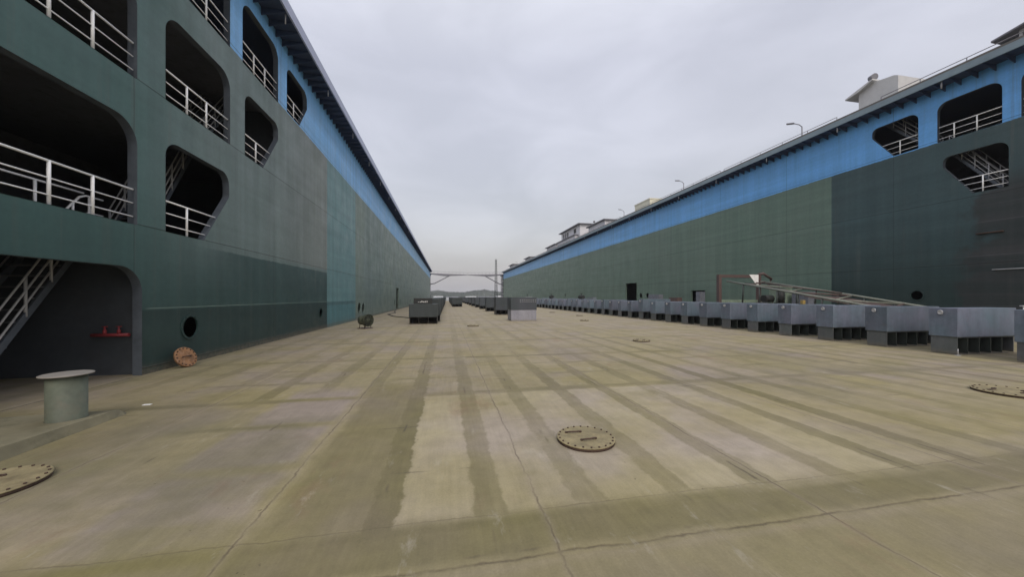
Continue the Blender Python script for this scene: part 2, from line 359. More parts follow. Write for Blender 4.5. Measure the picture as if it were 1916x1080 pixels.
def tag(o, label=None, cat=None, group=None, kind=None):
    if label: o['label'] = label
    if cat: o['category'] = cat
    if group: o['group'] = group
    if kind: o['kind'] = kind
    return o
def empty(name, loc, rz=0):
    o = bpy.data.objects.new(name, None); o.empty_display_size = 0.3; col.objects.link(o)
    o.location = loc; o.rotation_euler = (0, 0, rz); return o
def kids(o): return [c for c in bpy.data.objects if c.parent == o]
def copy_tree(o, loc=None):
    c = o.copy(); col.objects.link(c)
    if loc: c.location = loc
    for ch in KID.get(o.name, kids(o)):
        d_ = ch.copy(); col.objects.link(d_); d_.parent = c
        for g in kids_cached(ch):
            e_ = g.copy(); col.objects.link(e_); e_.parent = d_
    return c
KID = {}
def kids_cached(o):
    if o.name not in KID: KID[o.name] = kids(o)
    return KID[o.name]

# ------------------------------------------------------------------ setting
XL, XR = -6.1, 22.6          # dock side walls
Y0, Y1 = 2.6, 138.0          # wing wall ends
YE = 150
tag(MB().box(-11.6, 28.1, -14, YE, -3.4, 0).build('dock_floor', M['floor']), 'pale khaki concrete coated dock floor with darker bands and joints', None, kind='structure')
def water():
    n = NT('sea_water', 0.12, 0, 0.5)
    n.color((0.06, 0.085, 0.08)); n.bump(n.noise(0.25, 5, 0.65, sc=(1, 1.6, 1)), 0.5, 0.5); return n.m
w = MB()
v = [w.bm.verts.new(p) for p in ((-1300, -400, -2.2), (1500, -400, -2.2), (1500, 1300, -2.2), (-1300, 1300, -2.2))]
w.bm.faces.new(v)
tag(w.build('water', water()), 'grey green harbour water beyond the end of the dock', None, kind='structure')

# hills on the far shore
def hill_material():
    n = NT('wooded_hill', 0.9, 0, 0.1)
    a = n.noise(0.12, 5, 0.7); b = n.noise(0.02, 3)
    c = n.mix(n.rng(a, 0.35, 0.65, 0, 1), (0.022, 0.030, 0.026), (0.07, 0.085, 0.07))
    n.color(n.mix(n.rng(b, 0.4, 0.6, 0, 0.4), c, (0.13, 0.14, 0.12))); return n.m
hm = hill_material()
def ridge(name, ydist, prof, depth, label, seed):
    m = MB(); bm = m.bm; NX = 1000 if depth < 70 else 500; NY = 12; x0 = prof[0][0]; x1 = prof[-1][0]; g = []
    def H(x):
        for (a, ha), (b, hb) in zip(prof, prof[1:]):
            if a <= x <= b: t = (x-a)/(b-a); t = t*t*(3-2*t); return ha+(hb-ha)*t
        return prof[-1][1]
    for j in range(NY+1):
        row = []
        for i in range(NX+1):
            x = x0+(x1-x0)*i/NX; v_ = j/NY; y = ydist+depth*v_
            e = math.sin(min(1, v_*1.25)*math.pi/2)
            h = H(x)*e
            lump = mnoise.noise(Vector((x*0.09, y*0.09, seed)))*1.3+abs(mnoise.noise(Vector((x*0.30, y*0.3, seed+5))))*2.6+mnoise.noise(Vector((x*0.9, y*0.5, seed+8)))*0.9-0.6
            row.append(bm.verts.new((x, y, -2.3+h+(lump+0.7)*min(1, v_*5))))
        g.append(row)
    for j in range(NY):
        for i in range(NX): bm.faces.new((g[j][i], g[j][i+1], g[j+1][i+1], g[j+1][i]))
    tag(m.build(name, hm), label, None, kind='structure')
# X(px) at distance 600: x = 600*tan(atan((px-958)/650)+psi)
ridge('hills', 560, [(-260, 9), (-60, 11), (-18, 13), (10, 11.2), (30, 11.5), (50, 14), (66, 16), (84, 13.5), (95, 12.5), (130, 11), (260, 12), (420, 9)], 60, 'low wooded hills on the far shore', 3)
ridge('hills', 900, [(-700, 10), (-60, 18), (-20, 21), (15, 16), (60, 14), (200, 15), (900, 12)], 80, 'pale farther hills behind the wooded shore', 9)
sheds = [(-12, 14, 3.0, 'shed'), (10, 20, 2.2, 'shed'), (38, 16, 2.8, 'housew'), (62, 26, 2.4, 'shed'), (84, 12, 3.6, 'housew')]
for i, (x, wd, h, mk) in enumerate(sheds):
    e = empty('waterfront_shed', (x, 545, -2.2)); slab = ['leftmost low pale building on the far shore above the left block row', 'second pale building from the left on the far shore', 'middle one of the five pale buildings on the far shore', 'widest pale building on the far shore left of the mast', 'rightmost pale building on the far shore beside the mast'][i]
    MB().box(-wd/2, wd/2, 0, 9, 0, h+0.8).build('wall', M[mk], e)
    MB().poly([(-wd/2-0.4, -0.4, h+0.8), (-wd/2-0.4, 9.4, h+0.8), (-wd/2-0.4, 4.5, h+2.0)], None, (wd+0.8, 0, 0)).build('roof', M['roof' if i % 2 else 'house'], e)
    tag(e, slab, 'shed', 'pale buildings along the far shore')

# ------------------------------------------------------------------ wing walls
def rounded(pts):
    """pts: list of (y, z, r)"""
    out = []; n = len(pts)
    for i, (y, z, r) in enumerate(pts):
        if r <= 0: out.append((y, z)); continue
        p = Vector((y, z)); a = Vector(pts[i-1][:2])-p; b = Vector(pts[(i+1) % n][:2])-p
        ang = a.angle(b); a.normalize(); b.normalize(); t = r/math.tan(ang/2)
        t = min(t, 0.48*min((Vector(pts[i-1][:2])-p).length, (Vector(pts[(i+1) % n][:2])-p).length)); rr = t*math.tan(ang/2)
        c = p+(a+b).normalized()*(rr/math.sin(ang/2))
        s0 = p+a*t-c; s1 = p+b*t-c; a0 = math.atan2(s0.y, s0.x); a1 = math.atan2(s1.y, s1.x)
        da = (a1-a0+math.pi) % (2*math.pi)-math.pi
        k = max(3, int(abs(da)/0.16))
        out += [(c.x+rr*math.cos(a0+da*q/k), c.y+rr*math.sin(a0+da*q/k)) for q in range(k+1)]
    return out
def rect_open(a, b, z0, z1, r=0.42): return rounded([(a, z0, 0.02), (b, z0, 0.02), (b, z1, r), (a, z1, r)])
def cut_open(a, b, z0, z1, bz, bb): # diagonal at the far bottom corner
    return rounded([(a, z0, 0.02), (bb, z0, 0.02), (b, bz, 0.22), (b-0.02, z1, 0.40), (a, z1, 0.36)])
def circle_open(y, z, r, n=20): return [(y+r*math.cos(2*math.pi*k/n), z+r*math.sin(2*math.pi*k/n)) for k in range(n)]

def side_plate(mb, x, th, y0, y1, z0, z1, holes, ydiv):
    """front sheet with holes + reveals.  split into chunks so triangulation stays clean"""
    bm = mb.bm
    for a, b in zip(ydiv, ydiv[1:]):
        hs = [h for h in holes if min(p[0] for p in h) >= a and max(p[0] for p in h) <= b]
        for xx in (x, x+th):
            loops = [[Vector((a, z0, 0)), Vector((b, z0, 0)), Vector((b, z1, 0)), Vector((a, z1, 0))]]+[[Vector((p[0], p[1], 0)) for p in h] for h in hs]
            tris = tessellate_polygon(loops); flat = [p for l in loops for p in l]
            vs = [bm.verts.new((xx, p.x, p.y)) for p in flat]
            for t in tris:
                try: bm.faces.new([vs[k] for k in t])
                except ValueError: pass
    bmesh.ops.remove_doubles(bm, verts=bm.verts, dist=1e-5)

def reveal(mb, x, d_, hole, out=0.0):
    bm = mb.bm; n = len(hole)
    a = [bm.verts.new((x+out, p[0], p[1])) for p in hole]; b = [bm.verts.new((x+d_, p[0], p[1])) for p in hole]
    for i in range(n):
        j = (i+1) % n
        if hole[i][1] < 0.03 and hole[j][1] < 0.03: continue
        f = bm.faces.new((a[i], a[j], b[j], b[i])); f.smooth = True

HT = 11.34; TOPZ = 11.72
def wing(side):
    L = side == 'L'; X = XL if L else XR; sg = -1 if L else 1
    wall = empty('dock_wing_wall', (0, 0, 0))
    tag(wall, 'tall left steel dock wall painted green and blue, with a teal panel and white railings in its openings' if L else
        'tall right steel dock wall painted green and blue, with cabins and street lamps along its top', 'dock wall')
    holes = []; rails = []
    if L:
        rows = [(0.012, 2.2), (3.05, 5.1), (5.98, 7.9), (8.78, 10.65)]
        holes.append(rounded([(3.1, 0.003, 0.0), (8.36, 0.003, 0.0), (8.36, 2.2, 0.5), (3.1, 2.2, 0.5)]))
        for r_ in rows[1:]: holes.append(rect_open(3.1, 8.25, *r_, 0.48)); rails.append((3.1, 8.25, 8.25, r_[0], r_[0]))
        holes.append(cut_open(8.97, 11.26, 3.05, 5.1, 4.46, 10.2)); rails.append((8.97, 10.2, 11.26, 3.05, 4.46))
        for z0, z1 in ((5.98, 7.95), (8.78, 10.7)): holes.append(rect_open(8.97, 11.3, z0, z1, 0.42)); rails.append((8.97, 11.3, 11.3, z0, z0))
        holes.append(cut_open(12.05, 14.2, 5.98, 7.95, 7.4, 13.13)); rails.append((12.05, 13.13, 14.2, 5.98, 7.4))
        holes.append(rect_open(11.93, 14.2, 8.78, 10.72, 0.42)); rails.append((11.93, 14.2, 14.2, 8.78, 8.78))
        holes.append(cut_open(14.92, 16.9, 8.85, 10.62, 9.95, 16.08)); rails.append((14.92, 16.08, 16.9, 8.85, 9.95))
        ports = [(9.72, 0.87, 0.25), (18.63, 0.83, 0.2), (26.3, 0.85, 0.34), (27.5, 0.8, 0.34), (43.7, 0.95, 0.35), (49.3, 0.95, 0.35), (62, 0.9, 0.3)]
        doors = [(44.9, 47.2, 0.15, 2.75)]
        div = [Y0, 8.6, 11.6, 14.55, 17.6, 24.5, 35, 46-2.5, 56, 70, 90, Y1]
        div = [Y0, 8.66, 11.61, 14.56, 17.6, 24.5, 35, 60, 90, Y1]
    else:
        holes.append(cut_open(12.95, 14.82, 8.86, 10.62, 10.15, 13.9)); rails.append((12.95, 13.9, 14.82, 8.86, 10.15))
        holes.append(rect_open(10.35, 12.28, 8.82, 10.62, 0.36)); rails.append((10.35, 12.28, 12.28, 8.82, 8.82))
        holes.append(rect_open(7.7, 9.86, 8.82, 10.62, 0.36)); rails.append((7.7, 9.86, 9.86, 8.82, 8.82))
        holes.append(cut_open(10.18, 12.1, 6.15, 8.05, 7.6, 11.17)); rails.append((10.18, 11.17, 12.1, 6.15, 7.6))
        holes.append(rect_open(7.5, 9.72, 6.15, 8.05, 0.36)); rails.append((7.5, 9.72, 9.72, 6.15, 6.15))
        ports = [(13.0, 1.68, 0.22), (36.1, 1.78, 0.27), (37.5, 1.78, 0.27), (18.2, 1.55, 0.26), (64.0, 1.95, 0.3), (96, 2.1, 0.45)]
        doors = [(38.4, 41.0, 0.9, 3.32), (27.1, 28.9, 0.6, 2.2)]
        div = [Y0, 10.02, 12.62, 15.2, 24.5, 35, 60, 90, Y1]
    # re-arrange chunks for the right wall: openings of different rows overlap in y
    if not L: div = [Y0, 15.2, 24.5, 35, 60, 90, Y1]
    else: div = [Y0, 17.6, 24.5, 35, 60, 90, Y1]
    ph = [circle_open(*p) for p in ports]
    dh = [rounded([(a, c, 0.04), (b, c, 0.04), (b, d_, 0.04), (a, d_, 0.04)]) for a, b, c, d_ in doors]
    mb = MB(); th = 0.02*sg
    side_plate(mb, X, th, Y0, Y1, 0, HT, holes+ph+dh, div)
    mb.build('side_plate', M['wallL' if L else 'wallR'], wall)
    for h in holes:
        m = MB(); reveal(m, X, 0.16*sg, h, -0.006*sg); o = m.build('opening_coaming', M['coam'], wall)
    for (y, z, r) in ports:
        m = MB(); n_ = 24
        reveal(m, X, 0.02*sg, circle_open(y, z, r, n_), -0.02*sg)
        # flange ring with bolts
        bm = m.bm; a = [bm.verts.new((X-0.02*sg, *p)) for p in circle_open(y, z, r, n_)]; b = [bm.verts.new((X-0.02*sg, *p)) for p in circle_open(y, z, r*1.22, n_)]
        c = [bm.verts.new((X, *p)) for p in circle_open(y, z, r*1.22, n_)]
        for i in range(n_):
            j = (i+1) % n_; bm.faces.new((a[i], a[j], b[j], b[i])); bm.faces.new((b[i], b[j], c[j], c[i]))
        for k in range(12):
            t = 2*math.pi*k/12; yy = y+r*1.11*math.cos(t); zz = z+r*1.11*math.sin(t)
            m.cyl((X-0.02*sg, yy, zz), (X-0.035*sg, yy, zz), 0.012, 6)
        m.build('porthole_flange', M['wallL' if L else 'wallR'], wall)
    for (a, b, c, d_) in doors:
        m = MB(); w_ = 0.09
        m.box(X-0.03*sg, X+0.15*sg, a-w_, a, c-w_, d_+w_); m.box(X-0.03*sg, X+0.15*sg, b, b+w_, c-w_, d_+w_)
        m.box(X-0.028*sg, X+0.15*sg, a, b, d_, d_+w_); m.box(X-0.028*sg, X+0.15*sg, a, b, c-w_, c)
        fr = m.build('doorway_frame', M['wallL' if L else 'wallR'], wall)
    # railings in openings
    for (a, b, c, zb, zc_) in rails:
        xr = X+0.05*sg; m = MB()
        def endy(z): return c-0.03 if zc_ == zb else min(c-0.05, b+(z-zb)*(c-b)/(zc_-zb))
        for k, dz in enumerate((0.70, 0.43, 0.16)):
            m.tube([(xr, a+0.005, zb+dz), (xr, endy(zb+dz), zb+dz)], 0.02 if k == 0 else 0.013, 8)
        rl = m.build('railing', M['white'], wall)
        y = a+0.72
        if a < 4: y = 3.97-0.0
        while y < endy(zb+0.5)-0.45:
            MB().tube([(xr, y, zb+0.002), (xr, y, zb+0.70)], 0.024, 8).build('post', M['white'], rl); y += 0.69
    # shell: outer side, top deck, ends, tiers
    Xi = X+5.0*sg
    MB().box(min(Xi, Xi+0.04*sg), max(Xi, Xi+0.04*sg), Y0, Y1, 0, HT).build('outer_plate', M['inner'], wall)
    MB().box(min(X+0.021*sg, Xi), max(X+0.021*sg, Xi), Y0, Y0+0.04, 0, HT).build('end_plate', M['inner'], wall)
    MB().box(min(X+0.021*sg, Xi), max(X+0.021*sg, Xi), Y1-0.04, Y1, 0, HT).build('end_plate', M['wallL' if L else 'wallR'], wall)
    XO = X-0.8*sg
    MB().box(min(XO, Xi), max(XO, Xi), Y0, Y1, HT, HT+0.03).build('soffit', M['eave'], wall)
    MB().box(min(XO+0.05*sg, Xi), max(XO+0.05*sg, Xi), Y0, Y1, HT+0.10, TOPZ).build('top_deck', M['deck'], wall)
    MB().box(min(XO-0.01*sg, XO+0.05*sg), max(XO-0.01*sg, XO+0.05*sg), Y0-0.02, Y1+0.02, HT-0.03, TOPZ-(0.02 if L else 0.12)).build('deck_edge_band', M['fasL' if L else 'fasR'], wall)
    for zb in ((2.9, 5.85, 8.62) if L else (3.0, 6.0, 8.66)):
        ys = Y0+0.05
        MB().box(min(X+0.17*sg, Xi), max(X+0.17*sg, Xi), ys, 20, zb, zb+0.1).build('tier_deck', M['inner'], wall)
    # bulkheads
    if L:
        MB().box(Xi, X-0.17, 8.50, 8.56, 0, 2.89).build('bulkhead', M['bulk'], wall)
        MB().box(Xi, X-0.17, 14.7, 14.76, 2.91, 8.6).build('bulkhead', M['bulk'], wall)
    MB().box(min(X+0.17*sg, Xi), max(X+0.17*sg, Xi), 19.9, 19.96, 0, HT).build('bulkhead', M['bulk'], wall)
    # soffit brackets: 100 nearest as parts, the rest as one
    def brk(m, y):
        m.poly([(X-0.002*sg, y, HT-0.002), (XO+0.06*sg, y, HT-0.002), (XO+0.06*sg, y, HT-0.06), (X-0.002*sg, y, HT-0.26)], None, (0, 0.025, 0))
    ys = [4.0+0.5*k for k in range(267)]
    b0 = None
    for y in ys[:100]:
        if b0 is None:
            m = MB(); brk(m, 0); b0 = m.build('soffit_bracket', M['eave'], wall, (0, y, 0))
        else:
            o = b0.copy(); col.objects.link(o); o.location = (0, y, 0)
    m = MB()
    for y in ys[100:]: brk(m, y)
    tag(m.build('soffit_bracket', M['eave'], wall), 'far dark brackets under the deck edge', None, kind='stuff')
    # hanging spouts under the edge
    sp = [(5.6+3.93*k if not L else 4.4+4.4*k) for k in range(12)]
    if not L: sp = [7.8, 11.79, 16.04, 20.5, 25.1, 29.8, 34.4, 39, 43.6, 48, 53]
    for y in sp:
        MB().tube([(X-0.66*sg, y, HT-0.01), (X-0.66*sg, y, HT-0.32)], 0.028 if not L else 0.02, 8).build('drain_spout', M['oldwhite'], wall)
    # railing along the top deck
    xr = X+0.9*sg; m = MB()
    segs = [(Y0+0.2, 10.2), (10.2, 15.0), (17.2, 26), (26.4, 40), (44, 62), (64, 137)]
    for a, b in segs:
        for z in (0.45, 0.9): m.tube([(xr, a, TOPZ+z), (xr, b, TOPZ+z)], 0.018, 6)
        k = max(1, round((b-a)/1.8))
        for i in range(k+1):
            y = a+(b-a)*i/k; m.tube([(xr, y, TOPZ), (xr, y, TOPZ+0.9)], 0.02, 6)
    m.build('deck_railing', M['lamp'], wall)
    # internal stairs
    def stairs(x0, x1, ya, za, yb, zb, name='stairs', mk='coam'):
        m = MB(); dy, dz = yb-ya, zb-za; n_ = max(3, int(abs(dz)/0.2))
        for xx in (x0, x1):
            m.poly([(xx-0.015, ya, za), (xx-0.015, ya, za+0.18), (xx-0.015, yb, zb+0.02), (xx-0.015, yb, zb-0.16)], None, (0.03, 0, 0))
        s_ = m.build(name, M['coam'], wall)
        t = MB()
        for i in range(n_):
            q = (i+0.5)/n_; t.box(x0+0.02, x1-0.02, ya+dy*q-0.09, ya+dy*q+0.09, za+dz*q-0.0, za+dz*q+0.025)
        t.build('tread', M['inner'], s_)
        h = MB()
        for xx in (x0, x1):
            for o_ in (0.70, 0.45, 0.22): h.tube([(xx, ya, za+o_), (xx, yb, zb+o_)], 0.016, 6)
            k = 4
            for i in range(k+1):
                q = i/k; h.tube([(xx, ya+dy*q, za+dz*q), (xx, ya+dy*q, za+dz*q+0.70)], 0.022, 6)
        h.build('handrail', M[mk], s_)
    if L:
        stairs(-8.0, -7.2, 6.72, 0.01, 8.32, 2.5, mk='oldwhite')
        stairs(-7.95, -7.2, 10.0, 3.02, 11.6, 5.86, mk='oldwhite')
        stairs(-8.3, -7.6, 12.2, 5.98, 14.3, 8.6, mk='oldwhite')
        stairs(-9.2, -8.4, 10.2, 8.75, 12.6, 11.2)
        # stair well guard on the second tier: arched rails
        g = MB()
        g.tube([(-7.2, 4.4, 3.71), (-7.2, 6.9, 3.71), (-7.2, 7.25, 3.70), (-7.2, 7.9, 3.70), (-7.2, 8.5, 3.70)], 0.02, 8)
        for y in (5.0, 5.8, 6.7, 7.66): g.tube([(-7.2, y, 2.98), (-7.2, y, 3.70)], 0.022, 8)
        g.tube([(-7.2, 7.95, 3.0), (-7.2, 8.3, 3.45), (-7.2, 8.42, 3.6), (-7.2, 8.55, 3.66), (-7.2, 8.9, 3.66)], 0.02, 8)
        g.tube([(-7.2, 8.3, 3.0), (-7.2, 8.3, 3.45)], 0.02, 8); g.tube([(-7.2, 8.62, 3.0), (-7.2, 8.62, 3.66)], 0.022, 8)
        g.tube([(-7.2, 8.35, 3.0), (-7.2, 8.45, 3.25), (-7.2, 8.6, 3.32), (-7.2, 8.9, 3.32)], 0.018, 8)
        g.build('stairwell_guard', M['white'], wall)
        # red pipe manifold on the bulkhead
        r = MB(); r.tube([(-6.98, 8.40, 0.83), (-6.34, 8.40, 0.83)], 0.035, 10)
        for x in (-6.76, -6.52):
            r.tube([(x, 8.40, 0.85), (x, 8.40, 0.93), (x, 8.40, 0.94), (x, 8.40, 1.0)], [0.03, 0.03, 0.014, 0.014], 8); r.tube([(x-0.05, 8.40, 1.0), (x+0.05, 8.40, 1.0)], 0.01, 6)
        r.build('red_pipe_manifold', M['red'], wall)
    else:
        stairs(23.2, 23.9, 10.6, 6.12, 12.2, 8.5, mk='oldwhite')
        stairs(23.4, 24.1, 12.9, 8.8, 14.9, 11.2, mk='oldwhite')
        MB().box(24.4, 25.2, 10.5, 10.6, 8.78, 10.6).build('bulkhead', M['coam'], wall)
        for (ya, yb, z, mk) in ((10.3, 11.05, 4.33, 'dkrust'), (8.2, 10.6, 2.75, 'oldwhite')):
            MB().tube([(XR-0.05, ya, z), (XR-0.05, yb, z)], 0.022 if mk != 'dkrust' else 0.035, 6).build('wall_pipe', M[mk], wall)
    return wall
wing('L'); wing('R')

# shallow tail of the right wall with tiers of openings at the far end
# (the wing wall steps down to an open framed end)
e = empty('framed_end_tower', (XR, Y1+0.3, 0))
for z in (0.0, 2.8, 5.4, 8.0):
    MB().box(0.1, 4.8, 0, 7, z, z+0.22).build('deck_slab', M['house'], e)
for (x, y) in ((0.1, 0), (0.1, 3.4), (0.1, 6.7), (4.5, 0), (4.5, 6.7)):
    MB().box(x, x+0.3, y, y+0.3, 0, 10.4).build('column', M['cabv'], e)
MB().box(-0.2, 5, -0.1, 7.4, 10.4, 10.7).build('roof', M['eave'], e)
MB().box(0.9, 4.4, 0.4, 6.6, 0.23, 10.3).build('opening_shade_core', M['dark'], e)  # near-black box stands in for the shade inside the openings
tag(e, 'open framed tower with stacked dark openings at the far end of the right wall', 'tower')
e2 = copy_tree(e, (XL-5.0, Y1+0.3, 0))
tag(e2, 'open framed tower with stacked dark openings at the far end of the left wall', 'tower')

# ------------------------------------------------------------------ swing bridge at the far end
def leaf(x0, sg, label):
    e = empty('swing_bridge_leaf', (x0, Y1-0.6, 0))
    m = MB(); Lh = 14.2
    m.poly([(0, 0, 10.78), (sg*Lh, 0, 10.40), (sg*Lh, 0, 10.18), (sg*5.5, 0, 9.75), (0, 0, 10.45)], None, (0, 1.2, 0)); m.build('deck_girder', M['bridge'], e)
    m = MB(); m.tube([(0, 0.3, 6.6), (sg*1.6, 0.3, 6.85), (sg*7.3, 0.3, 9.9)], 0.17, 8); m.tube([(0, 0.9, 6.6), (sg*1.6, 0.9, 6.85), (sg*7.3, 0.9, 9.9)], 0.17, 8)
    m.build('support_strut', M['bridge'], e)
    m = MB()
    for y in (0.03, 1.17):
        m.tube([(0, y, 11.6), (sg*Lh, y, 11.22)], 0.02, 6)
        for k in range(11): m.tube([(sg*Lh*k/10, y, 10.7-0.3*k/10), (sg*Lh*k/10, y, 11.6-0.38*k/10)], 0.018, 6)
    m.build('handrail', M['bridge'], e)
    tag(e, label, 'bridge')
leaf(XL, 1, 'left half of the thin walkway bridge spanning the far end of the dock')
leaf(XR, -1, 'right half of the thin walkway bridge spanning the far end of the dock')
# lattice mast
e = empty('lattice_mast', (20.3, 143, 0)); m = MB()
for (a, b) in ((-0.35, -0.35), (0.35, -0.35), (0.35, 0.35), (-0.35, 0.35)): m.tube([(a*1.4, b*1.4, 0), (a*0.7, b*0.7, 17.3)], 0.10, 6)
for k in range(17):
    s0 = 0.49-0.0144*k; z = k
    m.tube([(-s0, -s0, z), (s0, -s0, z+1)], 0.035, 5); m.tube([(s0, -s0, z), (s0, s0, z+1)], 0.035, 5); m.tube([(s0, s0, z), (-s0, s0, z+1)], 0.035, 5)
m.build('lattice', M['trussd'], e)
MB().box(-0.9, 0.9, -0.9, 0.9, 0, 1.3).build('base_cabin', M['dark'], e)
tag(e, 'tall thin dark lattice mast at the far end beside the right wall', 'mast')

# ------------------------------------------------------------------ keel blocks
def make_block(wx, dy, hb, ht, ribs, mbase, mbody, lug=True, cover=0.03, solid=False):
    e = empty('keel_block', (0, 0, 0))
    m = MB(); t = 0.03
    m.box(0, wx, 0, dy, 0.0, 0.015); m.box(0.001, wx-0.001, 0.001, dy-0.001, hb-0.03, hb-0.002)
    m.box(0.002, t, 0.0, dy, 0.03, hb-0.03); m.box(wx-t, wx-0.002, 0, dy, 0.03, hb-0.03)
    if solid: m.box(0.003, wx-0.003, -0.004, 0.02, 0.004, hb-0.006)
    b = m.build('base', mbase, e)
    MB().box(t, wx-t, dy*0.8, dy*0.8+0.03, 0.03, hb-0.03).build('web', M['dark'], b)  # near-black colour stands in for the shade inside the base cells
    for k in range(1, ribs):
        x = wx*k/ribs; MB().box(x-0.012, x+0.012, 0.015, dy*0.8, 0.031, hb-0.031).build('rib', M['trussd'] if mbase is M['base'] else mbase, b)  # ribs of the grey base coloured darker, for the same cell shade
    MB().box(-cover, wx+cover, -cover, dy+cover, hb, ht, 0.012).build('body', mbody, e)
    if lug:
        m = MB(); 
        pts = [(-cover-0.045, dy*0.55+0.05*math.cos(a), ht-0.12+0.05*math.sin(a)) for a in [2*math.pi*k/12 for k in range(13)]]
        m.tube(pts, 0.012, 6); m.box(-cover-0.04, -cover, dy*0.5, dy*0.62, ht-0.17, ht-0.08)
        m.build('lifting_ring', M['oldwhite'], e)
    return e
proto = make_block(2.15, 0.53, 0.49, 1.29, 5, M['base'], M['block'])
GR = 'blue grey keel blocks in the long row along the right wall'
ordn = ['nearest', 'second nearest', 'third nearest', 'fourth nearest', 'fifth nearest', 'sixth nearest', 'seventh nearest', 'eighth nearest', 'ninth nearest', 'tenth nearest', 'eleventh nearest', 'twelfth nearest', 'thirteenth nearest', 'fourteenth nearest', 'fifteenth nearest', 'sixteenth nearest', 'seventeenth nearest', 'eighteenth nearest', 'nineteenth nearest', 'twentieth nearest']
hts = {}
for k in range(79):
    o = proto if k == 0 else copy_tree(proto)
    o.location = (13.82+random.uniform(-.015, .015), 5.57+1.555*k, 0.0)
    o.rotation_euler.z = random.uniform(-0.012, 0.012)
    lab = ordn[k]+' blue grey steel block in the long row along the right wall' if k < 20 else 'blue grey steel block farther back in the long even row along the right wall'
    tag(o, lab, 'keel block', GR)
    if k > 8: o.scale = (1, 1, random.choice((1, 1, 1.0, 1.06, 1.12)))
# centre rows
cproto = make_block(1.8, 1.3, 0.42, 1.58, 4, M['basek'], M['block2'], False)
GC = 'dark grey blocks in the centre line row'
first = make_block(1.72, 1.3, 0.74, 1.58, 4, M['palebase'], M['block2'], False, 0.02, True)
first.location = (4.22, 22.6, 0)
tag(first, 'dark grey block on a pale grey base standing nearest in the middle of the dock', 'keel block')
# rows of small lightening holes along top of it
m = MB()
for r_ in range(2):
    for k in range(9): m.cyl((0.62+k*0.13, -0.030, 1.40-r_*0.11), (0.62+k*0.13, -0.019, 1.40-r_*0.11), 0.022, 8)
m.build('bolt_row', M['oldwhite'], first)
n_c = 0
y = 30.8
while y < 130:
    o = cproto if n_c == 0 else copy_tree(cproto)
    o.location = (4.38, y, 0); o.rotation_euler.z = random.uniform(-.01, .01)
    tag(o, ['dark block standing partly behind the nearest pale based block', 'third dark block back in the centre row', 'fourth dark block back in the centre row'][n_c] if n_c < 3 else 'dark grey block far back in the centre row', 'keel block', GC)
    y += 7.5; n_c += 1
# left row
lfirst = make_block(1.6, 1.2, 0.42, 1.19, 3, M['basek'], M['block3'], False)
lfirst.location = (-2.12, 21.1, 0)
tag(lfirst, 'low charcoal block at the front of the left row with a black crate on top', 'keel block')
cr_ = empty('crate', (-1.9, 21.3, 1.19))
m = MB(); m.box(0, 1.06, 0, 0.7, 0, 0.34, 0.01); m.build('body', M['dark'], cr_)
m = MB()
xx = 0.14
for wd, hh in ((0.03, 0.03), (0.05, 0.04), (0.04, 0.09), (0.05, 0.06), (0.03, 0.08), (0.03, 0.09)):
    m.box(xx+0.12, xx+0.12+wd, -0.006, -0.001, 0.09, 0.09+hh); xx += 0.1
m.build('white_lettering', M['white'], cr_)
tag(cr_, 'black box with small faded white marks resting on the low block of the left row', 'crate')
lproto = make_block(1.6, 0.8, 0.42, 1.5, 3, M['basek'], M['block3'], False)
GL = 'charcoal blocks in the dense left row'
for k in range(66):
    o = lproto if k == 0 else copy_tree(lproto)
    o.location = (-2.12+(0.12 if k == 0 else 0.0)+min(k, 40)*0.006, 23.0+1.6*k, 0)
    o.rotation_euler.z = random.uniform(-.012, .012)
    tag(o, 'charcoal block directly behind the low one topped with a black box' if k == 0 else 'charcoal block in the dense left row behind the black box', 'keel block', GL)
mproto = copy_tree(lproto)
for k in range(24):
    o = mproto if k == 0 else copy_tree(mproto)
    o.location = (0.95, 57.3+3.1*k, 0)
    tag(o, 'lone looking dark block heading the short row between left and centre rows' if k == 0 else 'dark block behind the head of the short middle left row', 'keel block', 'dark blocks in the short row left of centre')

# ------------------------------------------------------------------ hatch lids on the floor
def make_lid(r=0.32, h=0.04, matl=None):
    e = empty('manhole_cover', (0, 0, 0)); S_ = 40
    m = MB(); m.cyl((0, 0, 0), (0, 0, h*0.72), r*0.985, S_); m.build('rim', M['dkrust'], e)
    m = MB(); m.tube([(0, 0, h*0.72), (0, 0, h-0.004), (0, 0, h)], [r, r, r*0.985], S_); m.build('plate', matl or M['lid'], e)
    for k in range(22):
        a = 2*math.pi*k/22+0.1
        if k == 0:
            b0 = MB().cyl((0, 0, 0), (0, 0, 0.010), 0.010, 6).build('bolt', M['dkrust'], e, (r*0.92, 0, h)); b0.location = (r*0.92*math.cos(a), r*0.92*math.sin(a), h)
        else:
            o = b0.copy(); col.objects.link(o); o.location = (r*0.92*math.cos(a), r*0.92*math.sin(a), h)
    for sx, sy, rz in ((-0.35, 0.35, 0.1), (0.05, -0.28, 0.25)):
        m = MB(); q = 0.085
        m.tube([(-q, 0.01, h-0.01), (-q, 0.006, h+0.01), (-q*0.7, -0.016, h+0.02), (0, -0.024, h+0.022), (q*0.7, -0.016, h+0.02), (q, 0.006, h+0.01), (q, 0.01, h-0.01)], 0.0085, 6)
        m.cyl((-q, 0.01, h), (-q, 0.01, h+0.012), 0.016, 8); m.cyl((q, 0.01, h), (q, 0.01, h+0.012), 0.016, 8)
        o = m.build('handle', M['dkrust'], e); o.location = (sx*r, sy*r, 0); o.rotation_euler.z = rz
    return e
